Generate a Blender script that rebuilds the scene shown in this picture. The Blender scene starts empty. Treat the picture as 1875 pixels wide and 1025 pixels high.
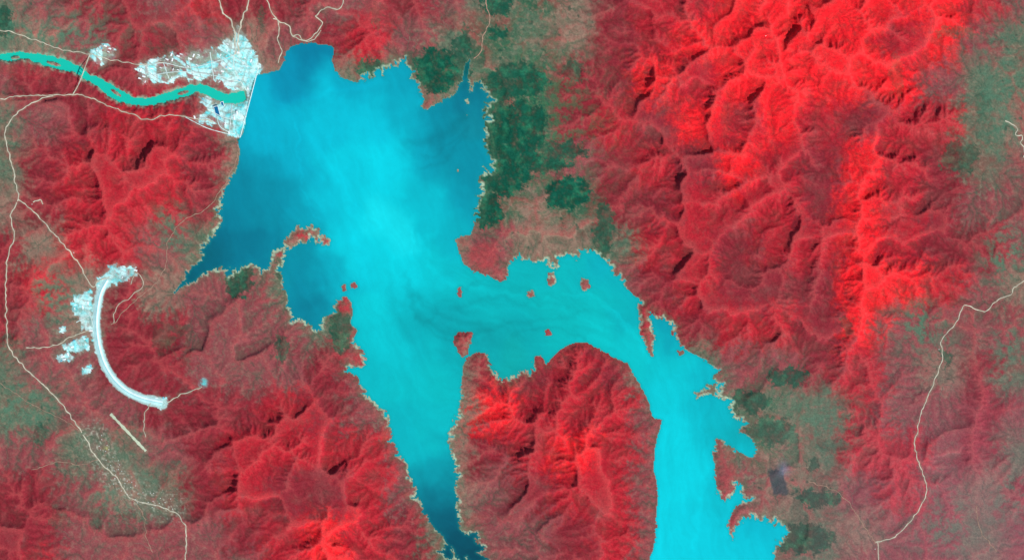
import bpy, math, random, time
import numpy as np
from mathutils import Matrix
T0=time.time()
S=16.0           # metres per map unit
CX,CY=937.5,512.5
def wx(x): return (x-CX)*S
def wy(y): return (CY-y)*S
rng=np.random.RandomState(7); random.seed(5)
scene=bpy.context.scene
col=scene.collection
X0,Y0,X1,Y1=-160,-160,2036,1186
DX=1.75

# ---------------- noise ----------------
def perlin(x,y,seed):
    r=np.random.RandomState(seed); n=256
    ang=r.rand(n,n)*2*np.pi; gx=np.cos(ang); gy=np.sin(ang)
    xi=np.floor(x).astype(int); yi=np.floor(y).astype(int)
    fx=x-xi; fy=y-yi
    u=fx*fx*fx*(fx*(fx*6-15)+10); v=fy*fy*fy*(fy*(fy*6-15)+10)
    def g(ix,iy,dx,dy):
        a=ix%n; b=iy%n
        return gx[b,a]*dx+gy[b,a]*dy
    n00=g(xi,yi,fx,fy); n10=g(xi+1,yi,fx-1,fy)
    n01=g(xi,yi+1,fx,fy-1); n11=g(xi+1,yi+1,fx-1,fy-1)
    return ((n00*(1-u)+n10*u)*(1-v)+(n01*(1-u)+n11*u)*v)*1.5
def fbm(x,y,sc,seed,oc=4,gain=0.5):
    s=0;a=1;t=0
    for i in range(oc):
        s=s+a*perlin(x/sc+i*17.3,y/sc+i*9.1,seed+i); t+=a; a*=gain; sc=sc/2.03
    return s/t
def lin(c):
    c=np.asarray(c,float)/255.0
    return np.where(c<=0.04045,c/12.92,((c+0.055)/1.055)**2.4)

# ---------------- geography ----------------
LAKE=[(463,150),(470,138),(490,134),(512,128),(520,112),(522,98),(532,86),(550,80),(570,78),(590,82),(608,84),(612,96),(607,110),(614,130),(625,143),(650,151),(680,147),(700,140),(718,128),(735,116),(748,122),(755,132),(750,145),(765,155),(767,172),(778,180),(771,196),(778,202),(798,191),(815,184),(832,174),(846,160),(848,140),(852,118),(862,108),(858,128),(855,150),(860,172),(868,158),(878,150),(886,160),(890,185),(880,200),(887,230),(883,260),(893,290),(885,312),(876,325),(870,350),(868,375),(865,395),(868,412),(862,430),(845,432),(833,440),(840,462),(850,485),(870,498),(895,505),(915,516),(930,510),(930,486),(950,472),(975,477),(998,488),(1008,500),(1015,490),(1028,477),(1040,464),(1058,475),(1070,458),(1078,468),(1095,465),(1112,482),(1125,505),(1145,525),(1165,545),(1185,568),(1205,585),(1227,595),(1232,615),(1245,635),(1265,645),(1290,658),(1312,680),(1298,693),(1322,703),(1310,725),(1330,742),(1340,765),(1362,775),(1350,790),(1370,805),(1385,822),(1378,838),(1350,826),(1340,815),(1325,806),(1307,802),(1305,830),(1310,870),(1311,905),(1325,918),(1340,908),(1350,888),(1358,882),(1356,905),(1370,918),(1350,924),(1338,935),(1332,960),(1335,992),(1346,978),(1352,955),(1375,950),(1400,955),(1420,965),(1445,972),(1425,987),(1415,1005),(1422,1040),(1440,1150),(1440,1230),(1180,1230),(1175,1100),(1188,1030),(1200,990),(1202,950),(1205,900),(1197,860),(1199,820),(1207,790),(1212,768),(1195,765),(1190,740),(1176,710),(1157,680),(1150,665),(1115,650),(1100,640),(1075,627),(1050,627),(1030,637),(1010,655),(1000,668),(990,650),(980,652),(973,670),(950,680),(925,692),(905,681),(896,665),(892,648),(870,645),(855,655),(848,670),(845,700),(838,740),(830,780),(817,795),(825,830),(829,860),(832,900),(834,940),(840,966),(850,975),(872,980),(862,992),(886,1004),(872,1012),(898,1024),(878,1026),(905,1060),(890,1062),(866,1034),(852,1014),(848,1046),(838,1040),(838,1012),(828,1004),(824,1024),(812,1012),(818,990),(800,970),(785,945),(770,915),(757,880),(747,850),(735,830),(720,805),(716,775),(705,750),(688,735),(668,715),(656,690),(640,676),(663,674),(676,657),(662,640),(648,620),(655,605),(642,592),(646,575),(645,556),(635,543),(622,545),(612,560),(604,572),(592,580),(585,592),(578,604),(560,584),(548,578),(538,577),(528,558),(526,540),(520,522),(516,500),(524,490),(520,474),(527,462),(535,452),(550,446),(562,446),(570,440),(578,446),(584,438),(590,450),(602,450),(606,440),(600,430),(590,430),(586,418),(574,408),(557,412),(545,407),(530,422),(516,442),(500,458),(493,480),(481,497),(470,485),(455,480),(430,496),(405,488),(380,496),(360,510),(340,518),(318,538),(335,513),(352,498),(365,480),(372,465),(375,447),(388,440),(395,425),(412,403),(400,393),(408,370),(415,350),(428,325),(437,300),(440,275),(434,256),(445,245),(450,225),(452,200),(458,170)]
ISLANDS=[
[(833,616),(840,609),(864,610),(861,628),(855,648),(845,652),(838,640),(830,625)],
[(838,528),(845,528),(845,541),(839,542)],[(964,534),(974,531),(979,541),(969,545)],
[(1005,499),(1014,500),(1017,517),(1008,523),(1002,513)],[(1066,511),(1077,513),(1079,527),(1070,532),(1064,523)],
[(997,605),(1007,603),(1009,612),(1000,614)],[(643,519),(651,517),(653,526),(644,528)],
[(626,521),(632,520),(633,531),(627,532)],
[(1166,557),(1184,560),(1193,585),(1199,620),(1195,650),(1184,644),(1173,612),(1168,585)],
[(1273,718),(1290,712),(1312,714),(1305,725),(1288,724),(1278,730)],[(1295,703),(1314,702),(1312,711),(1298,712)],[(1241,642),(1250,640),(1252,649),(1243,650)],
[(835,308),(841,308),(841,316),(835,315)],[(852,207),(858,205),(858,217),(852,215)],[(852,181),(859,179),(859,193),(852,191)]]
def _grow(P,k):
    c=np.mean(np.array(P),0); return [tuple(c+(np.array(p)-c)*k) for p in P]
ISLANDS=[_grow(P,1.08 if i in(0,8) else (.8 if i>11 else 1.2)) for i,P in enumerate(ISLANDS)]
RIVER=[(-220,96,13),(-60,100,13),(0,105,14),(25,103,17),(50,103,13),(80,110,20),(110,118,22),(140,127,15),(160,141,13),(185,153,17),(205,168,22),(235,182,18),(265,187,15),(300,180,16),(335,169,19),(362,161,15),(385,168,18),(410,180,16),(430,180,20),(449,176,21)]
BARS=[(98,117,13,2.6,14),(212,170,10,2.6,35),(335,170,10,2.4,-15),(28,106,8,2.2,-5)]
ROADS={
'r1':([(-150,60),(0,57),(60,72),(110,90),(165,100),(210,111),(260,119),(300,116)],1.3,0),
'r2':([(100,175),(60,190),(25,215),(10,245),(20,290),(30,340),(35,365),(20,395),(28,430),(15,470),(12,540),(15,620),(30,655),(70,695),(110,735),(150,790),(180,840),(215,875),(240,910),(290,925),(325,940),(342,970),(340,1025),(335,1170)],1.7,0),
'r3':([(35,365),(60,385),(80,405),(110,440),(140,475),(158,508),(170,525),(182,514),(205,506)],1.6,0),
'r3b':([(60,372),(75,366),(80,375)],1.5,0),
'r4':([(0,182),(40,176),(100,175),(150,175),(200,195),(240,208),(270,220),(300,212),(340,215),(390,222)],1.3,0),
'r5':([(165,100),(157,122),(150,141),(143,158),(133,175)],1.5,0),
'r6':([(2020,480),(1875,515),(1850,540),(1825,550),(1800,570),(1765,559),(1750,590),(1724,622),(1723,665),(1705,710),(1685,760),(1674,815),(1683,850),(1695,890),(1688,920),(1660,960),(1635,983),(1603,992),(1608,1010),(1600,1170)],1.35,0),
'r7':([(398,-150),(402,0),(420,35),(430,60),(432,100)],2.2,0),
'r7b':([(470,-150),(456,0),(448,25),(438,60),(437,100)],2.2,0),
'r8':([(488,0),(500,25),(512,50),(510,75),(516,95),(508,115)],1.4,0),
'r8b':([(500,35),(528,48),(535,66),(558,74),(578,62),(590,42),(578,30),(600,14),(622,18),(630,0)],1.6,0),
'r8c':([(535,66),(548,66),(562,76),(575,72),(588,56)],1.2,0),
'r9':([(306,736),(330,722),(355,714),(370,706)],1.5,0),
'r9b':([(278,736),(265,760),(266,800)],1.1,0),
'r10':([(205,595),(250,548),(285,520),(305,480),(308,440),(335,405),(385,375),(430,300),(436,262)],1.1,1),
'r11':([(50,636),(100,633),(135,615),(168,604)],1.3,0),
'r12':([(1480,880),(1540,905),(1580,960),(1603,992)],1.0,1),
'r13':([(890,-100),(890,0),(897,35),(886,65),(880,95),(868,108)],1.6,1),
'r14':([(1840,222),(1856,230),(1862,238),(1858,246),(1872,250),(1868,262),(1876,275),(1872,290)],1.5,0),
'r15':([(240,910),(262,940),(270,985),(282,1010)],0.9,1),
'r16':([(180,840),(150,850),(110,845),(60,860)],0.9,1),
'r17':([(150,790),(120,770),(60,740),(0,700)],0.8,1),
'r18':([(1787,925),(1795,970),(1825,1010)],0.9,1),
'r19':([(240,520),(250,498),(262,520),(238,545),(215,560),(208,590)],1.0,0),
}
CAMPROADS=[[(262,122),(300,116),(345,124),(400,112),(436,98)],[(300,116),(310,145)],[(345,105),(352,138)],[(385,96),(392,148)],[(436,70),(428,120),(452,168)],[(405,90),(470,130)],[(380,200),(410,215),(448,222)],[(395,188),(402,230),(430,246)],[(425,190),(420,245)],[(145,545),(160,560),(172,600)],[(140,590),(168,575)],[(270,140),(330,132),(400,140),(440,150)],[(340,215),(380,235),(420,246)]]
RUNWAY=[(203,757),(268,825)]
SADDLE=[(196,512),(184,535),(178,565),(176,595),(180,630),(190,664),(208,694),(232,716),(262,730),(298,738)]
CLEAR=[[(165,95),(190,80),(212,90),(208,110),(182,118),(165,108)],
[(250,124),(290,104),(340,96),(392,90),(425,70),(436,44),(450,68),(465,90),(480,122),(470,145),(458,182),(430,172),(405,152),(385,140),(360,150),(330,142),(310,155),(285,152),(258,150)],
[(362,180),(400,175),(450,188),(452,215),(440,250),(422,250),(402,230),(362,226),(355,215),(385,205)],
[(200,484),(222,488),(250,488),(249,506),(212,520),(175,527),(178,508),(200,502)],
[(135,542),(168,530),(170,602),(150,605),(146,580),(130,570)],[(115,630),(160,615),(165,640),(122,647)],[(104,650),(130,647),(134,660),(107,662)],
[(152,672),(168,668),(166,682),(152,684)],[(286,726),(308,728),(307,745),(286,746)],[(168,590),(190,640),(180,650),(164,600)],
[(108,600),(122,598),(122,608),(110,610)],
[(455,120),(482,118),(462,195),(448,256),(426,252),(446,190)]]
GREEN=[(800,128,36,40,1),(846,105,14,50,.8),(682,126,28,14,.9),(765,110,30,14,.6),(945,150,54,32,.9),(925,285,50,68,1),(905,215,24,40,.95),(960,215,38,26,.95),(890,385,28,28,1),(985,300,60,14,.9),(1030,275,45,14,.8),(955,250,38,50,.95),(1040,355,40,26,1),(1105,420,16,50,.8),(515,480,8,35,.7),(440,515,24,26,.9),(500,430,10,30,.5),(625,605,18,40,.75),(1440,690,34,16,.9),(1375,735,40,18,.85),(1500,910,42,16,.95),(1470,985,52,26,.95),(1410,790,44,24,.75),(912,6,25,24,.9),(10,40,14,28,.9),(300,620,18,28,.35),(515,635,10,22,.7),(73,790,8,25,.6),(345,640,6,40,.3),(910,60,14,10,.9),(1490,850,14,10,.8),(1730,655,8,14,.8),(1755,290,30,28,.6),(1550,600,8,20,.4),(1048,130,14,22,.6),(180,945,15,20,.4),(1520,815,26,14,.5),(1750,60,40,8,.4),(1640,140,10,40,.25),(20,620,20,10,.5),(240,945,30,8,.4),(110,950,15,20,.3),(300,90,30,6,.3),(330,600,20,6,.4),(1800,190,14,30,.4),(690,35,7,26,.5),(480,35,7,22,.5)]
REDS=[(557,430,16,11,.95),(590,440,11,8,.95),(512,466,7,9,.6),(632,560,13,17,.8),(848,630,12,16,.3),(658,655,14,16,.7),(1182,600,11,42,.6),(650,615,8,12,.5),(885,470,30,26,.5),(60,130,70,16,.5),(300,160,60,8,.4),(95,500,50,40,.3),(690,30,30,60,.4),(1330,870,20,50,.4),(1340,950,6,30,.6)]
PAL={'A':(244,42,50),'B':(190,44,56),'C':(152,50,60),'P':(150,82,84),'T':(152,126,108),'G':(102,124,100),'D':(64,106,80)}
UPL={'A':1.0,'B':.85,'C':.66,'P':.38,'T':.20,'G':.18,'D':.1}
GRID=["GPCCPBCCPPCPGDTCBBAAAAAABP","GTPCCPTPCBPGDGTCBAAAAABAPG","PCCCCPTTTGGGGDCCABAAAAAPGG","GPCBBCTTTTTTDDCBCABABCBBGT","GCBBBCTTTTTTDGPCBCABCABCGP","TCBBBCTTTTTTDTDCCBBBCABCPP","CTBBPGGTTTTTPTTGBBCBBABCCP","CBTCTPPGPPTPPPPPCBCCCAABPT","CPTCCPPPGPTCCCCCCCBBCAPPPP","GPPCCPPPCPTTCCBCTGPPCBPTCG","GGPPCCCBCPTTABBBPGGGGBPPCP","PPGGPCBBBBPTCBABPPGTGBBPCG","CCPTGCBCCBPTPCBBPPPTGPBPTC","CCPPPPCBABCGPPCBPPPGGTPPGP","CBPPPPPBABCGPPCBPPPGGPPPTP"]
RIDGES=[[(1560,130),(1600,190),(1572,250)],[(1620,280),(1575,350)],[(1580,400),(1545,480),(1580,560)],[(1560,620),(1530,700)],
[(1400,10),(1330,90),(1240,130),(1180,230)],[(1420,40),(1360,130),(1290,190)],[(1430,60),(1375,200),(1350,280),(1200,290)],[(1460,30),(1550,100),(1700,130)],[(1470,90),(1540,150),(1640,190)],[(1660,170),(1620,250)],[(1480,320),(1340,420),(1260,560)],[(930,700),(950,800),(960,880)],[(1060,660),(1010,780),(1060,900)],[(1140,720),(1120,850),(1150,960)],[(100,215),(250,300),(410,290)],[(120,430),(230,380),(330,330)],[(380,760),(500,800),(650,880),(600,1010)],[(1650,690),(1600,860),(1620,950)],[(1690,200),(1780,240)],[(1450,470),(1420,640)],[(60,560),(70,480)],[(690,0),(680,80)],[(580,0),(560,60)],
[(1180,300),(1320,325)],[(1290,370),(1420,310)],[(1300,470),(1400,375),(1470,370)],[(1600,230),(1700,240)],[(1630,290),(1690,295)],[(1600,360),(1680,362)],[(1440,80),(1470,200),(1490,300)],[(1250,0),(1280,80)],[(1150,80),(1180,150)],[(1700,30),(1790,60)],[(1590,40),(1650,70)],[(1380,480),(1370,600)],[(1500,420),(1490,560)],[(1200,420),(1240,340)],[(1620,480),(1640,600)],
[(1000,700),(965,780)],[(1090,780),(1040,870),(1010,960)],[(140,290),(180,360)],[(200,260),(230,340)],[(330,270),(350,340)],[(220,420),(265,345)],[(160,470),(210,410)],[(420,900),(480,830)],[(520,890),(560,800)],[(560,1010),(600,920)],[(690,990),(660,900)],[(440,780),(520,750)],[(330,800),(400,740)],[(350,960),(430,930)],[(380,640),(440,700)],[(560,690),(620,760)],[(40,900),(90,960)],[(1560,760),(1530,900)],[(1700,820),(1760,960)],[(1800,700),(1780,860)]]

def inpoly(x,y,P):
    m=np.zeros(x.shape,bool); n=len(P)
    for i in range(n):
        xa,ya=P[i]; xb,yb=P[(i+1)%n]
        if ya==yb: continue
        c=((ya>y)!=(yb>y))
        m^= c&(x<(xb-xa)*(y-ya)/(yb-ya)+xa)
    return m
def dpoly(x,y,P,R=1e9,vals=None):
    d=np.full(x.shape,1e9); v=np.zeros(x.shape)
    for i in range(len(P)-1):
        xa,ya=P[i][:2]; xb,yb=P[i+1][:2]
        L=(xb-xa)**2+(yb-ya)**2+1e-9
        sel=(x>min(xa,xb)-R)&(x<max(xa,xb)+R)&(y>min(ya,yb)-R)&(y<max(ya,yb)+R)
        xs=x[sel]; ys=y[sel]
        t=np.clip(((xs-xa)*(xb-xa)+(ys-ya)*(yb-ya))/L,0,1)
        dd=np.hypot(xs-xa-t*(xb-xa),ys-ya-t*(yb-ya))
        o=d[sel]; b=dd<o
        o[b]=dd[b]; d[sel]=o
        if vals is not None:
            vv=v[sel]; nv=vals[i]+(vals[i+1]-vals[i])*t; vv[b]=nv[b]; v[sel]=vv
    return (d,v) if vals is not None else d
def smoothline(P,step=3.0):
    P=[np.array(p,float) for p in P]
    out=[]
    n=len(P)
    for i in range(n-1):
        p0=P[max(i-1,0)];p1=P[i];p2=P[i+1];p3=P[min(i+2,n-1)]
        k=max(2,int(np.hypot(*(p2-p1)[:2])/step))
        for j in range(k):
            t=j/k
            out.append(0.5*((2*p1)+(-p0+p2)*t+(2*p0-5*p1+4*p2-p3)*t*t+(-p0+3*p1-3*p2+p3)*t**3))
    out.append(P[-1])
    return out
FRINGE=[(395,400,70),(420,490,70),(560,580,60),(700,740,60),(760,880,60),(840,850,60),(835,940,50),(850,1010,50),(885,230,70),(720,140,50),(1010,480,70),(1330,740,70),(1210,590,50),(1400,970,60),(500,470,50),(1350,900,40),(830,780,60),(640,650,40),(570,435,35),(880,330,60),(930,680,40),(1095,480,50)]
def fringew(x,y):
    w=np.zeros(x.shape)
    for a,b,r in FRINGE: w=np.maximum(w,np.exp(-((x-a)**2+(y-b)**2)/(r*r)))
    return w
def water_mask(x,y):
    amp=1.8+4.2*fringew(x,y)
    amp=amp*np.clip(.85+1.2*perlin(x/37,y/37,29),.3,1.6)
    dam=np.clip((np.hypot(x-455,y-190)-50)/60,0.0,1)
    amp=amp*dam
    qx=x+amp*(fbm(x,y,13,21,3,.8)*1.7+perlin(x/4.6,y/4.6,28)*.8); qy=y+amp*(fbm(x,y,13,31,3,.8)*1.7+perlin(x/4.6,y/4.6,38)*.8)
    m=inpoly(qx,qy,LAKE)
    qx=x+1.6*fbm(x,y,8,21,2)*1.8; qy=y+1.6*fbm(x,y,8,31,2)*1.8
    for I in ISLANDS: m&=~inpoly(qx,qy,I)
    return m
RS=smoothline(RIVER,6)
def river_mask(x,y):
    d,w=dpoly(x+4.2*fbm(x,y,13,55,3,.6),y+4.2*fbm(x,y,13,56,3,.6),RS,40,[p[2] for p in RS])
    m=d<w*0.5
    for (bx,by,a,b,an) in BARS:
        c,s=math.cos(math.radians(an)),math.sin(math.radians(an))
        u=(x-bx)*c+(y-by)*s; v=-(x-bx)*s+(y-by)*c
        m&=~((u/a)**2+(v/b)**2<1)
    return m&(x<452)
def samplegrid(x,y,G,jit=0,k=1.0):
    gx=np.clip(x/75.0,0,24.999); gy=np.clip(y/75.0,0,13.999)
    i=gx.astype(int); j=gy.astype(int); fx=gx-i; fy=gy-j
    fx=np.clip((fx-.5)*k+.5+jit,0,1); fy=np.clip((fy-.5)*k+.5-jit,0,1)
    fx=fx*fx*(3-2*fx); fy=fy*fy*(3-2*fy)
    if G.ndim==3: fx=fx[...,None]; fy=fy[...,None]
    return (G[j,i]*(1-fx)+G[j,i+1]*fx)*(1-fy)+(G[j+1,i]*(1-fx)+G[j+1,i+1]*fx)*fy
GU=np.array([[UPL[c] for c in r] for r in GRID])
GC=np.array([[lin(PAL[c]) for c in r] for r in GRID])
def uplift(x,y):
    u=samplegrid(x+20*fbm(x,y,60,77,2),y+20*fbm(x,y,60,87,2),GU)
    r=np.zeros(x.shape)
    xw=x+20*fbm(x,y,45,71,3); yw=y+20*fbm(x,y,45,72,3)
    for P in RIDGES: r=np.maximum(r,np.exp(-(dpoly(xw,yw,P,60)/16)**2))
    u=u*(0.85+0.65*r)+0.02
    u=u*(0.95+0.35*fbm(x,y,38,99,3))
    u=u*np.clip(dpoly(x,y,SADDLE)/40,0.15,1)
    return np.clip(u,0.02,3)

def step(h,U,fixed,dx,K,m,dt):
    H,W=h.shape; N=H*W
    hp=np.pad(h,1,constant_values=1e9)
    idx=np.arange(N).reshape(H,W)
    best=np.zeros((H,W)); rec=idx.copy(); dist=np.full((H,W),dx)
    for dj in(-1,0,1):
        for di in(-1,0,1):
            if di==0 and dj==0: continue
            L=dx*math.hypot(di,dj)
            s=(h-hp[1+dj:1+dj+H,1+di:1+di+W])/L
            b=s>best
            best[b]=s[b]; rec[b]=(idx+dj*W+di)[b]; dist[b]=L
    rec[fixed]=idx[fixed]
    rec=rec.ravel(); dist=dist.ravel(); ii=idx.ravel()
    d=(rec!=ii).astype(np.int32); p=rec.copy()
    for k in range(14):
        nd=d+d[p]
        if np.array_equal(nd,d): break
        d=nd; p=p[p]
    order=np.argsort(d,kind='stable'); ds=d[order]; mx=int(ds[-1])
    bnd=np.searchsorted(ds,np.arange(mx+2))
    A=np.full(N,dx*dx)
    for l in range(mx,0,-1):
        n=order[bnd[l]:bnd[l+1]]
        np.add.at(A,rec[n],A[n])
    hn=h.ravel().copy(); fx=fixed.ravel()
    hn[~fx]+=U.ravel()[~fx]*dt
    c=K*A**m*dt/dist
    for l in range(1,mx+1):
        n=order[bnd[l]:bnd[l+1]]; cn=c[n]
        hn[n]=(hn[n]+cn*hn[rec[n]])/(1+cn)
    return hn.reshape(H,W),A.reshape(H,W)
def blur(h,k=1,w=0.5):
    for _ in range(k):
        p=np.pad(h,1,mode='edge')
        b=(p[:-2,1:-1]+p[2:,1:-1]+p[1:-1,:-2]+p[1:-1,2:])/4
        h=h*(1-w)+b*w
    return h
def gb(a,sig,dx=DX):
    r=max(1,int(round(sig/dx)))
    for _ in range(3):
        for ax in(0,1):
            pw=[(0,0),(0,0)]; pw[ax]=(r+1,r)
            c=np.cumsum(np.pad(a,pw,mode='edge'),axis=ax)
            n=a.shape[ax]
            a=(np.take(c,np.arange(2*r+1,2*r+1+n),axis=ax)-np.take(c,np.arange(0,n),axis=ax))/(2*r+1)
    return a
def slope2(a,dx=DX):
    p,q=np.gradient(a,dx); return p*p+q*q
def grid(dx):
    xs=np.arange(X0,X1+.01,dx); ys=np.arange(Y0,Y1+.01,dx)
    return np.meshgrid(xs,ys)
def border(s):
    b=np.zeros(s,bool); b[0]=b[-1]=True; b[:,0]=b[:,-1]=True; return b
KK,MM=1.0,0.38
gx,gy=grid(5.0)
wm=water_mask(gx,gy)|river_mask(gx,gy); fixed=wm|border(wm.shape)
U=uplift(gx,gy)
h=gb(U,8,5.0)*16+8*fbm(gx,gy,40,5,5,.7)+8; h=np.maximum(h,0.5); h[fixed]=0
for it in range(58):
    h,A=step(h,U,fixed,5.0,KK,MM,4.0)
    h=np.where(fixed,0,blur(h,1,.07))
    if it<32: h=np.where(fixed,0,h+rng.rand(*h.shape)*0.5)
print('coarse',time.time()-T0,h.max())
fx_,fy_=grid(DX)
def resample(a,x,y,dx):
    u=np.clip((x-X0)/dx,0,a.shape[1]-1.001); v=np.clip((y-Y0)/dx,0,a.shape[0]-1.001)
    i=u.astype(int); j=v.astype(int); fu=u-i; fv=v-j
    return (a[j,i]*(1-fu)+a[j,i+1]*fu)*(1-fv)+(a[j+1,i]*(1-fu)+a[j+1,i+1]*fu)*fv
wl=water_mask(fx_,fy_); wr=river_mask(fx_,fy_)
fixed=wl|wr|border(wl.shape)
U2=uplift(fx_,fy_)
h2=resample(h,fx_+3*perlin(fx_/9,fy_/9,3),fy_+3*perlin(fx_/9,fy_/9,4),5.0)+3.0*fbm(fx_,fy_,9,12,3,.7)*(U2+.1)
h2=np.maximum(h2,0.3); h2[fixed]=0
for it in range(10):
    h2,A2=step(h2,U2,fixed,DX,KK,MM,3.0)
    h2=np.where(fixed,0,blur(h2,1,.17))
print('fine',time.time()-T0,h2.max())
def distto(mask,dx,k0=512):
    H,W=mask.shape
    jj,ii=np.mgrid[0:H,0:W]
    sx=np.where(mask,ii,-10**5); sy=np.where(mask,jj,-10**5)
    k=k0
    while k>=1:
        for dj in(-k,0,k):
            for di in(-k,0,k):
                if di==0 and dj==0: continue
                a=slice(max(0,dj),H+min(0,dj)); b=slice(max(0,di),W+min(0,di))
                a2=slice(max(0,-dj),H+min(0,-dj)); b2=slice(max(0,-di),W+min(0,-di))
                nx=sx[a2,b2]; ny=sy[a2,b2]
                cur=(sx[a,b]-ii[a,b])**2+(sy[a,b]-jj[a,b])**2
                new=(nx-ii[a,b])**2+(ny-jj[a,b])**2
                t=new<cur
                s1=sx[a,b]; s2=sy[a,b]; s1[t]=nx[t]; s2[t]=ny[t]
        k//=2
    return np.hypot(sx-ii,sy-jj)*dx
dl=distto(wl,DX,32)
FW=fringew(fx_,fy_)
relh=h2/(gb(h2*(~wl),10)/np.maximum(gb((~wl).astype(float),10),.05)+.2)
damz=np.hypot(fx_-455,fy_-190)>85
band=(~wl)&(~wr)&(dl<20)&damz
thr=np.percentile(relh[band&(dl<14)],30)
fv_=np.clip(.75+1.3*perlin(fx_/24,fy_/24,77),0,1.35)
cand=band&(relh<thr*(1.25-dl/24)*fv_)&(FW>.2)
cur=wl.copy()
for _ in range(11):
    p=np.pad(cur,1)
    nb=p[:-2,1:-1]|p[2:,1:-1]|p[1:-1,:-2]|p[1:-1,2:]
    cur=cur|(nb&cand)
wl=cur
dl=distto(wl,DX,128); dland=distto(~wl,DX,64)
# --- balance relief across scales ---
Uc=np.clip(gb(U2,14),0,1.1)
def bandn(b,win,e,pw,cap):
    s=np.sqrt(gb(slope2(b),win)); b=b/(s+e*np.median(s))**pw
    sd=np.std(b)*cap; b=sd*np.tanh(b/sd)
    return b/np.sqrt(np.median(slope2(b)))
l1=gb(h2,6); l2=gb(l1,12); l3=gb(l2,34)
d1=bandn(h2-l1,12,.15,1.0,1.8); d2_=bandn(l1-l2,26,.25,1.0,1.3); mid=bandn(l2-l3,60,.4,1.0,1.3)
lowk=0.14/np.percentile(np.sqrt(slope2(l3)),93)
rough=np.clip(.95+.4*fbm(fx_,fy_,110,801,2),.7,1.2)
H=l3*lowk+mid*(.02+.06*Uc)+d2_*(.035+.125*Uc)*rough+d1*(.085+.20*Uc)*rough
H=H*S+100*np.clip(dl/140,0,1)
H+=fbm(fx_,fy_,8,40,3,.7)*(5+6*Uc)
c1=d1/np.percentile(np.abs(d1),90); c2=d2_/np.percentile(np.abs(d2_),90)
near=np.clip(dl/9,0,1)
HT=np.where(wl,-3-np.minimum(dland*2.0,60),np.maximum(H*near,3+np.minimum(dl,14)*.6))
h2=HT
print('height',h2.max(),'slope p50 p95',np.percentile(np.sqrt(slope2(h2/S)),[50,95]))
RZ=-90.0
dr=dpoly(fx_,fy_,RS,90)
side=np.clip((456-fx_-(fy_-190)*0.15)/14,0,1)
low=95*np.exp(-(np.clip(dr-6,0,1e3)/26)**2)*side
h2=np.where(wl,h2,h2-low)
h2=np.where(wr,RZ-6,h2)
h2=np.where((~wr)&(dr<40)&(~wl)&(fx_<450),np.maximum(h2,RZ+3),h2)
ROADZ={}
HT=h2
def hs(x,y): return resample(HT,np.asarray(x,float),np.asarray(y,float),DX)
allroads=[(k,smoothline(v[0],3.0),v[1],v[2]) for k,v in ROADS.items()]
for i,c in enumerate(CAMPROADS): allroads.append(('camp%d'%i,smoothline(c,3.0),1.3,2))
allroads.append(('runway',smoothline(RUNWAY,3.0),5.0,0))
allroads.append(('saddle',smoothline(SADDLE,3.0),16.0,0))
for k,P,w,t in allroads:
    P=np.array([p[:2] for p in P])
    if k not in('saddle','runway','r5') and t!=2:
        P=P+np.stack([perlin(P[:,0]/11,P[:,1]/11,91),perlin(P[:,0]/11,P[:,1]/11,92)],-1)*2.6
    z=hs(P[:,0],P[:,1])
    for _ in range(12 if k!='saddle' and k!='runway' else 60): z=np.r_[z[0],(z[:-2]+z[1:-1]+z[2:])/3,z[-1]]
    ROADZ[k]=(P,z)
    d,v=dpoly(fx_,fy_,[tuple(p) for p in P],w/2+9,list(z))
    wgt=np.clip(1-(d-w/2-2.5)/5,0,1)
    if k=='r5': wgt=wgt*0
    wgt=np.where(wr|wl,0,wgt)
    HT=HT*(1-wgt)+v*wgt
clear=np.zeros(fx_.shape,bool)
xw=fx_+6*perlin(fx_/10,fy_/10,61)+2*perlin(fx_/4.5,fy_/4.5,63); yw=fy_+6*perlin(fx_/10,fy_/10,62)+2*perlin(fx_/4.5,fy_/4.5,64)
for P in CLEAR: clear|=inpoly(xw,yw,P)
clear&=~(wl|wr)
print('terrain',time.time()-T0)

# ---------------- colours ----------------
x,y=fx_,fy_
lA=np.clip(np.log(A2/4.0)/9.0,0,1)
n1=fbm(x,y,28,301,5,.7); n2=fbm(x,y,10,311,3,.7); n3=fbm(x,y,70,321,4,.65); n4=fbm(x,y,5.5,331,2,.6); n5=fbm(x,y,18,341,4,.75)
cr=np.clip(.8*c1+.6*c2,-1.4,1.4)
wxx=x+36*fbm(x,y,60,201,5,.7); wyy=y+36*fbm(x,y,60,211,5,.7)
jit=.55*n2+.35*n1-.14*cr
C=samplegrid(wxx,wyy,GC,jit,1.4)
def mix(C,c,w):
    w=np.clip(w,0,1)[...,None]; return C*(1-w)+np.asarray(c)*w
Ured=samplegrid(wxx,wyy,GU,jit,1.4)
flat=np.clip(1-Ured/0.65,0,1)
C=mix(C,lin((160,54,64)),np.clip(n3*2.6,0,1)*flat*.7)
C=mix(C,lin((146,86,82)),np.clip(-n3*2.2-.1,0,1)*(1-flat)*np.clip(1.3-Ured,0,1)*.8)
C=mix(C,lin((156,60,66)),np.clip(cr*.8+n5*2.2-.2,0,1)*flat*.6)
C=mix(C,lin((84,118,94)),np.clip(-n1*2.6-cr*.5-0.15,0,1)*(0.15+.57*flat)*.9)
C=mix(C,lin((168,142,120)),np.clip(n2*2.8-.1,0,1)*(flat*.6+.06))
C=mix(C,lin((122,90,86)),np.clip(n5*3.0-.5,0,1)*(.40-.14*flat)*np.clip(1.5-Ured,.3,1))
C=mix(C,lin((130,30,44)),np.clip(-n4*2.4-.1,0,1)*(1-flat)*.2)
C=mix(C,lin((232,112,106)),np.clip(cr-.45,0,1)*(.07+.14*(1-flat)))
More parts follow.
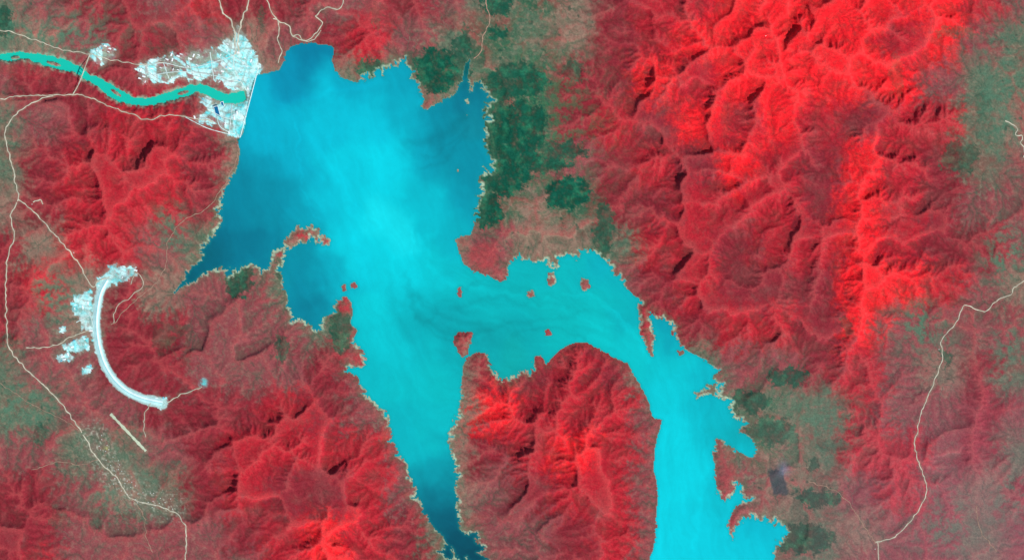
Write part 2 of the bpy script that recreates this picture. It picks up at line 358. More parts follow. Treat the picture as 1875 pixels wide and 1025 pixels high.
C=mix(C,C*np.array([.56,.44,.52]),np.clip(-cr-.1,0,1)*(.50-.1*flat))
v=np.clip((lA-.3)*2.4,0,1)
C=mix(C,C*np.array([.55,.6,.62]),v*(.28+.45*flat))
C=mix(C,lin((74,106,86)),np.clip(v*1.8,0,1)*flat*.6)
C=mix(C,lin((190,164,142)),np.clip((lA-.36)*5,0,1)*np.clip(n1*3,0,1)*flat*.5)
# woods, and a thin strip near the top painted dark for a ridge shadow
gm=np.zeros(x.shape)
gxw=x+30*fbm(x,y,24,401,5,.8); gyw=y+30*fbm(x,y,24,411,5,.8)
for (a,b,ra,rb,s) in GREEN:
    q=((gxw-a)/ra)**2+((gyw-b)/rb)**2
    gm=np.maximum(gm,s*np.clip((1.25-q)*7,0,1))
eg=np.exp(-((x-965)/120)**2-((y-225)/170)**2)*(x>870)+.6*np.exp(-((x-1430)/80)**2-((y-780)/110)**2)
C=mix(C,lin((56,120,84)),eg*np.clip(.5+n5*2.8+.6*(v-.3)-.3*cr,0,1)*.9)
gcol=lin((22,84,66))[None,None]*(1+1.1*n5[...,None])+lin((56,126,84))[None,None]*np.clip(n1*1.8,0,1)[...,None]*.7
gcol=gcol+lin((120,60,60))[None,None]*np.clip(n2*2-.5,0,1)[...,None]*.5
w_=np.clip(gm*np.clip(1.0+n5*.9,0,1),0,1)[...,None]; C=C*(1-w_)+np.clip(gcol,0,1)*w_
specks=np.clip((fbm(x,y,14,421,3,.6)-.30)*7,0,1)*np.clip(flat+.1,0,1)*np.clip(fbm(x,y,120,431,2)*3+.5,0,1)
C=mix(C,lin((38,84,68)),specks*.85)
fp=np.clip(1.3-np.maximum(np.abs(x+5*n2-1424-(y-880)*.25)/12,np.abs(y+5*n4-882)/20),0,.3)/.3
C=mix(C,lin((40,76,80)),fp*.85)
for (a,b,ra,rb,s) in REDS:
    q=((gxw*.3+x*.7-a)/ra)**2+((gyw*.3+y*.7-b)/rb)**2
    C=mix(C,lin((186,56,66)),s*np.clip((1.2-q)*1.6,0,1)*np.clip(.75+n2,0,1))
for (a,b,ra,rb) in((1840,170,60,130),(30,740,80,60),(1840,470,50,60),(110,60,110,50),(1690,600,60,50),(1500,780,80,60),(230,900,70,50),(1850,640,40,60),(320,420,40,40),(100,540,40,60),(1730,960,70,60),(1850,900,40,60)):
    C=mix(C,lin((88,132,106)),np.exp(-((wxx-a)/ra)**2-((wyy-b)/rb)**2)*np.clip(.35+2.4*n5-.45*cr,0,1)*.85)
# fringe of drawn-down, pale ground
fn=fbm(x,y,16,441,3,.7)
fw=1.5+3.2*FW*np.clip(.8+2.2*fn,.0,2.4)
fr=np.clip((1.35-dl/fw)*2.2,0,1)*np.clip(.85+1.8*n4,0,1)*np.clip(.7+2.6*fn+.2*FW,.0,1)
C=mix(C,lin((98,122,92)),np.clip(1-dl/20,0,1)*np.clip(.45-n2*2.4,0,1)*.8*(.3+.7*FW))
C=mix(C,lin((182,206,176)),fr*(.38+.52*FW))
# village
vq=np.clip(1.3-dpoly(x,y,[(172,795),(200,860),(250,905),(315,928)],80)/30,0,1)
C=mix(C,lin((134,122,108)),vq*np.clip(.35+n5*1.6,0,1)*.7)
C=mix(C,lin((186,186,166)),vq*np.clip(n4*5-.9,0,1)*.7)
C=mix(C,lin((180,190,120)),np.clip(1.3-np.hypot(x-195,(y-820)*1.6)/7,0,1)*np.clip(.6+2*n2,0,1)*.7)
haze=np.clip((x-1200)/600,0,1)*np.clip((y-580)/330,0,1)
C=mix(C,lin((170,112,126)),haze*.32)  # pale haze painted into the ground colour towards the lower right
C=mix(C,lin((130,140,158)),np.exp(-((x+4*n2-1434)/9)**2-((y+4*n2-858)/12)**2)*.7)  # small bluish puff of hazy smoke, painted into the ground colour
# cleared ground
ca,sa=math.cos(.35),math.sin(.35)
pu=(x*ca+y*sa)/15+1.4*perlin(x/45,y/45,71); pv=(-x*sa+y*ca)/10.0+1.4*perlin(x/45,y/45,72)
u=np.floor(pu).astype(int); vv=np.floor(pv).astype(int)
hsh=np.sin(u*127.1+vv*311.7)*43758.5453; hsh=hsh-np.floor(hsh)
hs2=np.modf(hsh*17.3)[0]
edge=np.minimum(np.minimum(pu-u,1-(pu-u))*15,np.minimum(pv-vv,1-(pv-vv))*10)
dense=np.exp(-((x-432)/34)**2-((y-120)/44)**2)+.6*np.exp(-((x-425)/28)**2-((y-215)/28)**2)
dmx=474-(y-122)*.26
dense=dense+np.clip(1.2-np.abs(x-dmx+9)/13,0,1)*(y>105)*(y<262)
lot=np.where(hsh>.42-.3*dense,.95,.12)*np.clip(1.1+.5*n2,0,1)*np.where(edge<1.2,.5,1)
lot=np.where((x<270)&(y>450),np.maximum(lot,.7*np.clip(.9+1.6*n2,0,1)),lot)
lot=np.maximum(lot,np.clip(dense,0,1)*np.clip(.8+1.4*n2,0,1)*.9)
cf=gb(clear.astype(float),5)
C=mix(C,lin((150,158,136)),cf*1.0*np.clip(.7+n5*2.2,0,1))
C=mix(C,lin((205,228,220)),cf*np.clip(n2*5-1.2,0,1)*.7)
tb=(.5*np.clip(n5*2+.3,0,1)+.45*hs2)[...,None]
tint=lin((226,250,246))*(1-tb*np.array([1,.3,.24]))
w_=np.clip(clear*lot,0,1)[...,None]; C=C*(1-w_)+tint*w_
for k,P,w,t in allroads:
    if t==1 or k=='saddle': continue
    P2=ROADZ[k][0]
    d=dpoly(x,y,[tuple(p) for p in P2],14)
    C=mix(C,lin((165,156,130)),np.clip(1-(d-w/2)/3.2,0,1)*.4*np.clip(.5+2.5*n2,0,1)*(0 if t==2 else 1))
d=dpoly(x+1.5*n4,y+1.5*n4,SADDLE,40)
ins=np.clip(1-(d-6.8-3*np.clip(n5*2,0,1)-2*np.clip((x-230)/60,0,1))/1.5,0,1)
C=mix(C,lin((184,220,214)),ins*.85)
q=np.hypot(x-373,y-700)
C=mix(C,lin((110,200,200)),np.clip(1.6-q/7,0,1)*np.clip(.6+2*n2,0,1))
dw=distto(wr,DX,16)
C=mix(C,lin((150,176,150)),np.clip(1.3-dw/5,0,1)*np.clip(.45+2.6*n2,0,1)*(x<452)*.85)
C=np.where((wl)[...,None],lin((50,120,110)),C)
C=np.where((wr&(~clear))[...,None],C*.3+.7*lin((110,170,145)),C)
C=np.clip(C,0.003,.93)
print('colour',time.time()-T0)

# ---------------- materials ----------------
def newmat(name):
    m=bpy.data.materials.new(name); m.use_nodes=True
    nt=m.node_tree; nt.nodes.clear()
    return m,nt,nt.nodes,nt.links
def land_material():
    m,nt,N,L=newmat("vegetated_ground")
    out=N.new('ShaderNodeOutputMaterial'); bs=N.new('ShaderNodeBsdfDiffuse'); bs.inputs['Roughness'].default_value=.9
    at=N.new('ShaderNodeAttribute'); at.attribute_name='landcover'
    tc=N.new('ShaderNodeTexCoord')
    n=N.new('ShaderNodeTexNoise'); n.inputs['Scale'].default_value=0.02; n.inputs['Detail'].default_value=5; n.inputs['Roughness'].default_value=.8
    mr=N.new('ShaderNodeMapRange'); mr.inputs['From Min'].default_value=.3; mr.inputs['From Max'].default_value=.7; mr.inputs['To Min'].default_value=.72; mr.inputs['To Max'].default_value=1.28
    mul=N.new('ShaderNodeVectorMath'); mul.operation='SCALE'
    bp=N.new('ShaderNodeBump'); bp.inputs['Strength'].default_value=.5; bp.inputs['Distance'].default_value=25
    L.new(tc.outputs['Object'],n.inputs['Vector']); L.new(n.outputs['Fac'],mr.inputs['Value'])
    L.new(at.outputs['Color'],mul.inputs[0]); L.new(mr.outputs[0],mul.inputs['Scale'])
    L.new(mul.outputs[0],bs.inputs['Color']); L.new(n.outputs['Fac'],bp.inputs['Height']); L.new(bp.outputs[0],bs.inputs['Normal'])
    L.new(bs.outputs[0],out.inputs[0]); return m
def water_material(name,attr=None,base=(0,.3,.3)):
    m,nt,N,L=newmat(name)
    out=N.new('ShaderNodeOutputMaterial'); bs=N.new('ShaderNodeBsdfPrincipled'); bs.inputs['Roughness'].default_value=.35
    bs.inputs['Specular IOR Level'].default_value=.08
    tc=N.new('ShaderNodeTexCoord'); n=N.new('ShaderNodeTexNoise'); n.inputs['Scale'].default_value=.004; n.inputs['Detail'].default_value=9; n.inputs['Roughness'].default_value=.75
    mr=N.new('ShaderNodeMapRange'); mr.inputs['To Min'].default_value=.94; mr.inputs['To Max'].default_value=1.06
    mul=N.new('ShaderNodeVectorMath'); mul.operation='SCALE'
    if attr:
        at=N.new('ShaderNodeAttribute'); at.attribute_name=attr; L.new(at.outputs['Color'],mul.inputs[0])
    else: mul.inputs[0].default_value=base
    L.new(tc.outputs['Object'],n.inputs['Vector']); L.new(n.outputs['Fac'],mr.inputs['Value']); L.new(mr.outputs[0],mul.inputs['Scale'])
    L.new(mul.outputs[0],bs.inputs['Base Color']); L.new(bs.outputs[0],out.inputs[0]); return m
def noisy(name,c,var=.2,scale=.02,rough=.9):
    m,nt,N,L=newmat(name)
    out=N.new('ShaderNodeOutputMaterial'); bs=N.new('ShaderNodeBsdfPrincipled'); bs.inputs['Roughness'].default_value=rough; bs.inputs['Specular IOR Level'].default_value=.1
    tc=N.new('ShaderNodeTexCoord'); n=N.new('ShaderNodeTexNoise'); n.inputs['Scale'].default_value=scale; n.inputs['Detail'].default_value=4
    mr=N.new('ShaderNodeMapRange'); mr.inputs['From Min'].default_value=.3; mr.inputs['From Max'].default_value=.7; mr.inputs['To Min'].default_value=1-var; mr.inputs['To Max'].default_value=1+var
    mul=N.new('ShaderNodeVectorMath'); mul.operation='SCALE'; mul.inputs[0].default_value=tuple(lin(c))
    L.new(tc.outputs['Object'],n.inputs['Vector']); L.new(n.outputs['Fac'],mr.inputs['Value']); L.new(mr.outputs[0],mul.inputs['Scale'])
    L.new(mul.outputs[0],bs.inputs['Base Color']); L.new(bs.outputs[0],out.inputs[0]); return m
M_land=land_material(); M_lake=water_material('reservoir_water_surface','watercolour')
M_river=water_material('river_water_surface',None,tuple(lin((22,186,164))))
M_road=noisy('graded_gravel',(192,188,166),.22,.006); M_trail=noisy('dirt_track',(165,135,115),.2); M_street=noisy('dusty_street',(200,222,216),.12)
M_conc=noisy('dam_concrete',(222,242,238),.12); M_rock=noisy('pale_rockfill',(178,222,220),.12,.006)
M_face=noisy('bluish_concrete_facing',(226,248,246),.1,.006); M_white=noisy('white_sheet_metal',(236,244,244),.06)
M_blue=noisy('blue_sheet_metal',(110,190,210),.08); M_wall=noisy('painted_block_wall',(220,225,218),.08); M_dark=noisy('dark_steel',(90,130,145),.1)
M_tank=noisy('settling_basin_water',(15,100,145),.1); M_rw=noisy('runway_gravel',(190,202,174),.1); M_crest=noisy('crest_road_asphalt',(130,200,205),.08)

# ---------------- mesh helpers ----------------
def mesh_np(name,co,faces,mats,attr=None,cols=None,smooth=False):
    me=bpy.data.meshes.new(name); nv=len(co); nf=len(faces)
    me.vertices.add(nv); me.vertices.foreach_set('co',np.asarray(co,np.float32).ravel())
    me.loops.add(nf*4); me.loops.foreach_set('vertex_index',np.asarray(faces,np.int32).ravel())
    me.polygons.add(nf); me.polygons.foreach_set('loop_start',np.arange(0,nf*4,4,dtype=np.int32)); 
    me.update(calc_edges=True)
    if smooth: me.polygons.foreach_set('use_smooth',np.ones(nf,bool))
    if attr:
        a=me.color_attributes.new(attr,'FLOAT_COLOR','POINT')
        a.data.foreach_set('color',np.concatenate([cols,np.ones((nv,1))],1).astype(np.float32).ravel())
    for m in mats: me.materials.append(m)
    ob=bpy.data.objects.new(name,me); col.objects.link(ob); return ob
def mesh_py(name,vs,fs,mats,mi=None):
    me=bpy.data.meshes.new(name); me.from_pydata(vs,[],fs); me.update()
    for m in mats: me.materials.append(m)
    if mi: me.polygons.foreach_set('material_index',mi)
    ob=bpy.data.objects.new(name,me); col.objects.link(ob); return ob
def struct(o,label,cat):
    o['kind']='structure'; o['label']=label; o['category']=cat
def gridfaces(H,W,keep=None):
    jj,ii=np.mgrid[0:H-1,0:W-1]; a=(jj*W+ii)
    f=np.stack([a,a+W,a+W+1,a+1],-1)
    return (f[keep] if keep is not None else f.reshape(-1,4))
H_,W_=fx_.shape
co=np.stack([wx(fx_),wy(fy_),HT],-1).reshape(-1,3)
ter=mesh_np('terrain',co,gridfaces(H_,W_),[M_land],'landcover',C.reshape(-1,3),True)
struct(ter,'rugged eroded hills with bright red vegetation around a reservoir','terrain')
R=150000; xa,xb,ya,yb=wx(X0),wx(X1),wy(Y1),wy(Y0)
vs=[(-R,-R,-4),(R,-R,-4),(R,R,-4),(-R,R,-4),(xa,ya,-4),(xb,ya,-4),(xb,yb,-4),(xa,yb,-4)]
g=mesh_py('ground',vs,[(0,1,5,4),(1,2,6,5),(2,3,7,6),(3,0,4,7)],[noisy('distant_scrub',(150,70,70),.3,.0006)])
struct(g,'open reddish scrubland surrounding the mapped hills','ground')

# lake
WP=[(560,105,(0,124,158)),(530,150,(0,142,176)),(640,165,(0,166,192)),(480,180,(0,176,204)),(480,230,(0,176,204)),(520,230,(0,180,206)),(600,215,(0,192,215)),(680,220,(0,196,218)),(740,150,(5,158,182)),(760,190,(0,176,198)),(800,215,(5,136,160)),(850,180,(10,116,140)),(855,125,(10,80,80)),(820,260,(5,138,160)),(780,270,(0,167,190)),(860,240,(15,136,154)),(860,310,(0,140,162)),(840,370,(5,150,172)),(700,300,(0,211,228)),(620,300,(0,203,222)),(540,300,(0,172,198)),(470,290,(0,150,176)),(450,340,(0,130,155)),(430,400,(0,127,152)),(500,360,(0,138,162)),(540,370,(0,156,180)),(400,450,(0,108,133)),(460,450,(0,117,143)),(370,490,(0,94,113)),(500,410,(0,137,160)),(600,360,(0,194,214)),(690,400,(20,219,232)),(740,430,(20,219,231)),(780,380,(0,185,201)),(820,440,(0,174,190)),(640,440,(0,206,223)),(570,470,(0,138,160)),(560,510,(0,136,160)),(560,560,(0,122,146)),(610,500,(0,170,190)),(650,480,(0,207,222)),(720,500,(0,206,219)),(800,490,(0,196,206)),(860,525,(0,186,192)),(760,580,(8,172,182)),(810,590,(10,162,172)),(690,580,(0,200,210)),(720,640,(0,197,207)),(900,570,(8,180,186)),(940,530,(8,182,186)),(1000,540,(4,180,182)),(1060,500,(0,182,186)),(1090,500,(0,172,187)),(950,600,(8,167,174)),(890,610,(10,160,168)),(930,650,(12,168,168)),(1040,590,(4,182,184)),(1100,560,(0,184,186)),(1110,610,(0,197,200)),(1150,590,(0,172,182)),(1210,610,(0,152,172)),(1170,640,(0,197,202)),(1230,660,(0,197,207)),(680,690,(0,182,192)),(740,720,(0,190,197)),(800,700,(0,187,192)),(790,780,(0,187,194)),(760,820,(0,180,192)),(740,790,(0,177,188)),(790,860,(0,154,170)),(790,910,(0,120,140)),(815,940,(0,92,114)),(830,985,(5,78,98)),(860,1020,(5,72,90)),(1230,720,(0,202,214)),(1290,720,(0,177,192)),(1240,800,(0,210,224)),(1290,790,(0,187,202)),(1340,790,(10,167,177)),(1280,860,(0,205,220)),(1240,900,(0,212,227)),(1230,980,(0,210,226)),(1290,970,(0,205,222)),(1390,970,(0,182,202)),(1390,1010,(0,197,214)),(1330,910,(0,187,202)),(1340,1040,(0,205,222))]
keepv=blur(wl.astype(float),3,1.0)>0.001
kf=keepv[:-1,:-1]|keepv[1:,:-1]|keepv[:-1,1:]|keepv[1:,1:]
fcx=fx_[:-1,:-1]; fcy=fy_[:-1,:-1]
damx=473-(fcy-125)*0.27
kf&=~((fcy>118)&(fcy<262)&(fcx<damx-1))
fa=gridfaces(H_,W_,kf)
used=np.unique(fa); remap=np.full(H_*W_,-1); remap[used]=np.arange(len(used)); fa=remap[fa]
lx=fx_.ravel()[used]; ly=fy_.ravel()[used]
qx=lx+22*fbm(lx,ly,60,501,4,.5)*1.6; qy=ly+34*fbm(lx,ly,80,511,4,.5)*1.6
num=np.zeros((len(lx),3)); den=np.zeros(len(lx))
for (a,b,c) in WP:
    d2=(qx-a)**2+(qy-b)**2
    w=1/(d2+800)**1.8
    num+=w[:,None]*lin(c); den+=w
WCc=num/den[:,None]
def rotn(lx,ly,ang,sx,sy,seed):
    c,s=math.cos(ang),math.sin(ang)
    ww=34*fbm(lx,ly,100,seed+9,4); w2=26*fbm(lx,ly,45,seed+19,3)
    u=(lx*c+ly*s)+w2; v=(-lx*s+ly*c)+ww
    return fbm(u/sx,v/sy,1.0,seed,5,.65)
main=rotn(lx,ly,math.radians(68),100,22,521); east=rotn(lx,ly,math.radians(22),70,18,541); se=rotn(lx,ly,math.radians(84),150,16,561)
we=np.clip((lx-770)/60,0,1)*np.clip((ly-440)/40,0,1)*np.clip((1180-lx)/60,0,1); ws=np.clip((lx-1150)/50,0,1)*np.clip((ly-600)/60,0,1)
st=main*(1-we)*(1-ws)+east*we*1.2+se*ws
WCc=WCc*(1+.14*st+.04*fbm(lx,ly,14,599,4,.8))[:,None]
for P,wd,k in [([(545,225),(548,300),(560,360),(585,400)],2.5,.09),([(755,415),(757,440),(752,470)],2,.06),([(745,520),(765,570),(800,600),(850,612),(900,605)],7,-.14),([(750,560),(790,610),(850,630)],4,-.10),([(740,540),(775,545),(800,570),(790,590),(765,580)],4,-.08),([(830,565),(900,545),(960,560)],5,-.09),([(850,530),(880,512),(930,518),(990,545)],4,-.09),([(860,520),(930,525),(990,560)],3,-.08),([(770,430),(800,500),(880,530),(1000,550),(1100,600)],5,.08),([(740,500),(780,560),(850,590),(960,590),(1080,570)],5,-.09),([(940,610),(1010,600),(1070,620)],4,-.08),([(1030,540),(1090,545),(1150,600)],3,.08),([(700,260),(690,400),(760,500)],34,.05),([(745,260),(800,255),(850,215)],9,-.14),([(770,310),(820,290),(850,250)],4,-.1),([(780,290),(830,260),(860,230)],4,-.1),([(520,190),(600,170),(700,150)],7,.08),([(560,230),(620,340),(650,440)],9,.05),([(600,250),(640,360),(700,420)],3,.05),([(1255,700),(1285,780),(1290,880),(1270,1000)],4,.06),([(1215,700),(1230,850),(1220,1000)],6,-.05),([(660,480),(690,560),(700,650)],12,.05),([(1100,560),(1150,600),(1190,660)],5,.10)]:
    dd=dpoly(lx+13*fbm(lx,ly,28,571,4,.6),ly+13*fbm(lx,ly,28,581,4,.6),smoothline(P,5),90)
    WCc*=(1+k*np.exp(-(dd/wd)**2))[:,None]
dsh=dland.ravel()[used]
sh=np.clip(1-dsh/5,0,1)*.4
WCc=WCc*(1-sh[:,None])+sh[:,None]*lin((30,140,138))
WCc=np.clip(WCc*np.array([.88,.88,.83]),0.002,.9)
lake=mesh_np('reservoir_water',np.stack([wx(lx),wy(ly),np.zeros(len(lx))],-1),fa,[M_lake],'watercolour',WCc,True)
struct(lake,'bright turquoise reservoir with silty swirls and darker bays','water')
vs=[];fs=[]
P=[p for p in RS if -160<p[0]<456]
for i,p in enumerate(P):
    a=P[max(i-1,0)];b=P[min(i+1,len(P)-1)]
    t=np.array([b[0]-a[0],b[1]-a[1]]);t/=np.hypot(*t);n=np.array([-t[1],t[0]])
    w=p[2]*.5+5
    for k in(-1,1): vs.append((wx(p[0]+k*n[0]*w),wy(p[1]+k*n[1]*w),RZ))
    if i: k=2*i; fs.append((k-2,k-1,k+1,k))
rv=mesh_py('river_water',vs,fs,[M_river]); struct(rv,'green turquoise river with sandbars below the dam','river')

def ribbon(name,P,z,w,mat,lift):
    vs=[];fs=[]
    for i,p in enumerate(P):
        a=P[max(i-1,0)];b=P[min(i+1,len(P)-1)]
        t=np.array(b)-np.array(a);t=t/(np.hypot(*t)+1e-9);n=np.array([-t[1],t[0]])
        ww=w*(1+.2*math.sin(i*1.7)+.15*math.sin(i*.61))
        for k in(-.5,.5): vs.append((wx(p[0]+k*n[0]*ww),wy(p[1]+k*n[1]*ww),z[i]+lift))
        if i: k=2*i; fs.append((k-2,k-1,k+1,k))
    return mesh_py(name,vs,fs,[mat])
li=0
for k,P,w,t in allroads:
    if k in('saddle','runway'): continue
    P,z=ROADZ[k]
    if k=='r5': z=np.interp(P[:,1],[100,175],[z[0],z[-1]])
    if t==2: z=hs(P[:,0],P[:,1])
    o=ribbon('road',P,z,w,(M_road,M_trail,M_street)[t],5.0+.25*li); li+=1
    struct(o,('pale graded gravel road crossing the hills','narrow brown dirt track through scrub','dusty street inside the construction camp')[t],'road')
P,z=ROADZ['runway']; o=ribbon('runway',P,z,4.6,M_rw,6.0); struct(o,'short pale straight airstrip beside scrubland','runway')

class B:
    def __init__(s): s.v=[];s.f=[];s.m=[]
    def quadprism(s,base,z0,z1,mi=0):
        n=len(s.v); 
        for (a,b) in base: s.v.append((a,b,z0))
        for (a,b) in base: s.v.append((a,b,z1))
        for f in [(0,1,2,3)[::-1],(4,5,6,7),(0,1,5,4),(1,2,6,5),(2,3,7,6),(3,0,4,7)]:
            s.f.append(tuple(n+i for i in f)); s.m.append(mi)
    def obox(s,c,t,l,w,z0,z1,mi=0):
        n=(-t[1],t[0]); q=[]
        for a,b in((-1,-1),(1,-1),(1,1),(-1,1)):
            q.append((c[0]+t[0]*a*l/2+n[0]*b*w/2,c[1]+t[1]*a*l/2+n[1]*b*w/2))
        s.quadprism(q,z0,z1,mi)
    def obj(s,name,mats): return mesh_py(name,s.v,s.f,mats,s.m)
def sweep(name,P,prof,mats,mi,cap=True):
    vs=[];fs=[];m=[];K=len(prof)
    for i,p in enumerate(P):
        a=P[max(i-1,0)];b=P[min(i+1,len(P)-1)]
        t=np.array([b[0]-a[0],b[1]-a[1]]);t/=np.hypot(*t);n=(t[1],-t[0])
        for (o,zz) in prof: vs.append((p[0]+n[0]*o,p[1]+n[1]*o,zz+(p[2] if len(p)>2 else 0)))
        if i:
            for k in range(K):
                k2=(k+1)%K
                fs.append(((i-1)*K+k,(i-1)*K+k2,i*K+k2,i*K+k)); m.append(mi[k])
    if cap: fs+= [tuple(range(K))[::-1],tuple((len(P)-1)*K+k for k in range(K))]; m+=[0,0]
    return mesh_py(name,vs,fs,mats,m)
def empty(name,loc,label,cat):
    e=bpy.data.objects.new(name,None); e.location=loc; col.objects.link(e); e['label']=label; e['category']=cat; return e
def parent(o,e):
    o.parent=e; o.matrix_parent_inverse=Matrix.Translation(e.location).inverted()

# main dam
A0=np.array([wx(474),wy(122)]); A1=np.array([wx(440),wy(252)])
t=(A1-A0); Ld=np.hypot(*t); t/=Ld; down=np.array([t[1],-t[0]])
if down[0]>0: down=-down
dam=empty('concrete_dam',(A0[0]/2+A1[0]/2,A0[1]/2+A1[1]/2,-90),'long pale concrete gravity dam holding back the reservoir','dam')
sgn=1 if (t[1]*down[0]-t[0]*down[1])>0 else -1
def pt(s): q=A0+t*Ld*s; return (q[0],q[1])
def seg(a,b,crest,name):
    P=[pt(a+(b-a)*i/8) for i in range(9)]
    prof=[(-8*sgn,-95),(-8*sgn,crest),(12*sgn,crest),(18*sgn,crest-12),(105*sgn,-95)]
    return sweep(name,P,prof,[M_conc],[0]*5)
for a,b,c,n in((0,.40,14,'wall'),(.4,.56,4,'spillway'),(.56,1,14,'wall')):
    o=seg(a,b,c,n); parent(o,dam)
for i in range(9):
    bb=B(); s=.4+.16*(i/8); q=np.array(pt(s))+down*4; bb.obox(q,tuple(down),44,6,-5,20)
    o=bb.obj('pier',[M_conc]); parent(o,dam)
for s,l,n in((.24,430,'powerhouse'),(.71,300,'powerhouse')):
    q=np.array(pt(s))+down*150; bb=B(); bb.obox(q,tuple(t),l,46,-92,-45,0); bb.obox(q,tuple(t),l+6,50,-45,-41,1)
    for i in range(int(l/45)):
        qq=q+t*(-l/2+25+i*45)+down*35; bb.obox(qq,tuple(t),14,22,-92,-62,0)
    o=bb.obj(n,[M_conc,M_white]); parent(o,dam)
for s in(.12,.19,.26,.33,.62,.69,.76,.83):
    bb=B(); q=np.array(pt(s))+down*72; bb.obox(q,tuple(down),90,12,-70,-42,0)
    o=bb.obj('penstock',[M_dark]); parent(o,dam)

# saddle dam
P,z=ROADZ['saddle']
PP=[(wx(a),wy(b),zz) for (a,b),zz in zip(P,z)]
sd=empty('rockfill_dam',(PP[len(PP)//2][0],PP[len(PP)//2][1],z[len(PP)//2]),'long curved pale rockfill embankment dam on low hills','dam')
o=sweep('embankment',PP,[(-115,-3),(-60,10),(-10,22),(8,22),(90,-3)],[M_rock],[0,0,0,0,0]); parent(o,sd)
o=sweep('concrete_facing',PP,[(-62,13),(-14,24.5),(-11,22),(-60,9)],[M_face],[0]*4); parent(o,sd)
o=sweep('crest_road',PP,[(-6,22.5),(-6,24.5),(7,24.5),(7,22.5)],[M_crest],[0]*4); parent(o,sd)

# bridge
P5,z5=ROADZ['r5']
bz=np.interp(P5[:,1],[100,175],[z5[0],z5[-1]])
br=empty('road_bridge',(wx(150),wy(141),RZ),'slim pale road bridge crossing the green river','bridge')
Pb=[(wx(a),wy(b),zz) for (a,b),zz in zip(P5,bz) if 126<b<156]
o=sweep('deck',Pb,[(-14,-3),(-14,3),(14,3),(14,-3)],[M_conc],[0]*4); parent(o,br)
for q in Pb[1:-1:2]:
    bb=B(); bb.obox(q[:2],(1,0),16,8,RZ-8,q[2]-3); o=bb.obj('pier',[M_conc]); parent(o,br)

for (a,b,w_,l_,an) in((398,207,7,24,75),(407,191,4,8,75)):
    zc=float(hs(a,b)); c,s=math.cos(math.radians(-an)),math.sin(math.radians(-an))
    e=empty('settling_basin',(wx(a),wy(b),zc),'rectangular blue settling basin with pale rim','basin')
    bb=B(); bb.obox((wx(a),wy(b)),(c,s),l_*S+30,w_*S+30,zc-30,zc+14); o=bb.obj('rim',[M_conc]); parent(o,e)
    bb=B(); bb.obox((wx(a),wy(b)),(c,s),l_*S,w_*S,zc+14,zc+15); o=bb.obj('water_surface',[M_tank]); parent(o,e)

def bmesh_building(name,l,w,hh,roofmat):
    v=[(-l/2,-w/2,-15),(l/2,-w/2,-15),(l/2,w/2,-15),(-l/2,w/2,-15),(-l/2,-w/2,hh),(l/2,-w/2,hh),(l/2,w/2,hh),(-l/2,w/2,hh)]
    f=[(0,1,5,4),(1,2,6,5),(2,3,7,6),(3,0,4,7)]; m=[0]*4
    e=2.5; rh=hh+w*.14
    v+=[(-l/2-e,-w/2-e,hh-.5),(l/2+e,-w/2-e,hh-.5),(l/2+e,w/2+e,hh-.5),(-l/2-e,w/2+e,hh-.5),(-l/2-e,0,rh),(l/2+e,0,rh)]
    f+=[(8,9,13,12),(10,11,12,13),(9,10,13),(11,8,12)]; m+=[1,1,0,0]
    me=bpy.data.meshes.new(name); me.from_pydata(v,[],f); me.update(); me.materials.append(M_wall); me.materials.append(roofmat)
    me.polygons.foreach_set('material_index',m); return me
BM=[(bmesh_building('warehouse',95,40,10,M_white),'warehouse','large white-roofed gabled warehouse on cleared ground'),
    (bmesh_building('barracks',70,20,6,M_white),'barracks','long white-roofed workers barracks on cleared ground'),
    (bmesh_building('workshop',55,34,9,M_blue),'workshop','blue-roofed gabled workshop on pale cleared ground'),
    (bmesh_building('house',18,13,5,M_wall),'house','small pale-roofed house on bare ground')]
placed=[]
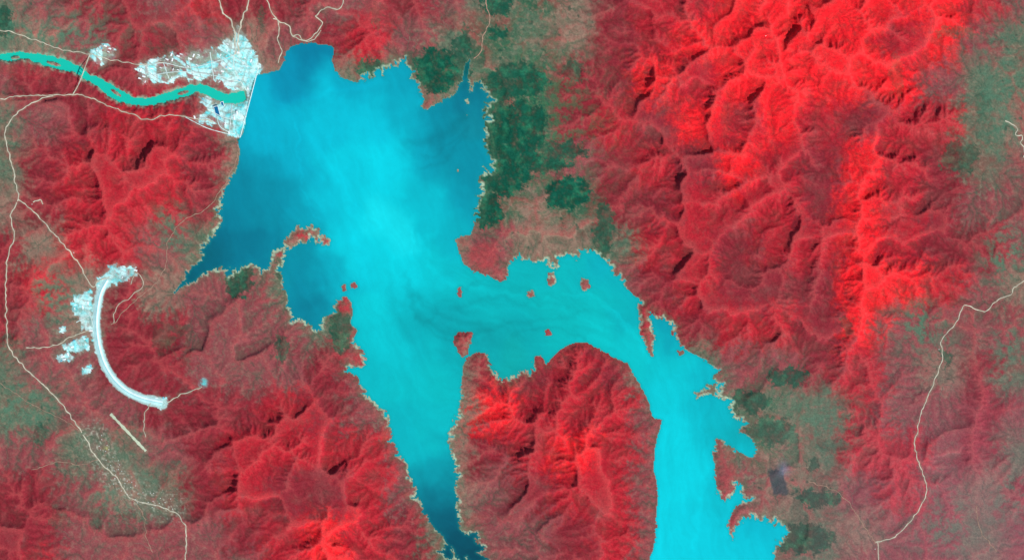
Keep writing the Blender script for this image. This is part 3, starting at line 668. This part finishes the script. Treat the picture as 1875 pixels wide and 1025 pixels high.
def scatter(poly,n,ang,wts,grp):
    xs=[p[0] for p in poly]; ys=[p[1] for p in poly]; k=0; tries=0
    while k<n and tries<n*40:
        tries+=1
        a=random.uniform(min(xs),max(xs)); b=random.uniform(min(ys),max(ys))
        if not inpoly(np.array([a]),np.array([b]),poly)[0]: continue
        if any((a-p)**2+(b-q)**2<36 for p,q in placed): continue
        z=float(hs(a,b))
        if z<RZ+6 or dpoly(np.array([a]),np.array([b]),RS)[0]<14: continue
        if abs(a-(474-(b-122)*.26)+5)<13 and 115<b<255: continue
        me,nm,lb=BM[random.choices(range(4),wts)[0]]
        o=bpy.data.objects.new(nm,me); o.location=(wx(a),wy(b),z+1); o.rotation_euler=(0,0,math.radians(ang+random.choice((0,0,90))+random.uniform(-4,4)))
        col.objects.link(o); o['label']=lb; o['category']='building'; o['group']=grp
        placed.append((a,b)); k+=1
for i,(n,ang) in enumerate([(6,-20),(55,-18),(16,-75),(9,-15),(10,-80),(8,15),(4,15),(2,20),(3,0),(1,0),(2,0)]):
    scatter(CLEAR[i],n,ang,(3,4,1,3) if i in(1,2,3,4) else (1,3,1,4),'construction camp buildings')
scatter([(170,800),(190,795),(240,880),(320,915),(325,935),(260,925),(210,890)],45,-35,(0,0,0,1),'village houses along the road')
for (a,b) in((60,372),(137,462),(1720,640),(1605,1000),(1402,72)):
    scatter([(a-5,b-5),(a+5,b-5),(a+5,b+5),(a-5,b+5)],1,20,(0,0,0,1),'isolated roadside houses')

# ---------------- light, camera ----------------
w=bpy.data.worlds.new("World"); scene.world=w; w.use_nodes=True
nt=w.node_tree; bg=nt.nodes['Background']; sky=nt.nodes.new('ShaderNodeTexSky'); sky.sky_type='NISHITA'; sky.sun_disc=False
EL,AZ=51,135
sky.sun_elevation=math.radians(EL); sky.sun_rotation=math.radians(AZ)
nt.links.new(sky.outputs[0],bg.inputs[0]); bg.inputs[1].default_value=.10
sd_=bpy.data.lights.new('sun','SUN'); sd_.energy=3.8; sd_.angle=math.radians(.5); sd_.color=(1,.97,.93)
so=bpy.data.objects.new('sun',sd_); col.objects.link(so)
so.rotation_euler=(math.radians(90-EL),0,math.radians(180-AZ))
cam=bpy.data.cameras.new('camera'); co_=bpy.data.objects.new('camera',cam); col.objects.link(co_)
co_.location=(0,0,200000); cam.sensor_width=36; cam.lens=240; cam.clip_start=1000; cam.clip_end=450000
scene.camera=co_
scene.view_settings.view_transform='Standard'; scene.view_settings.look='None'; scene.view_settings.exposure=0
print('done',time.time()-T0)
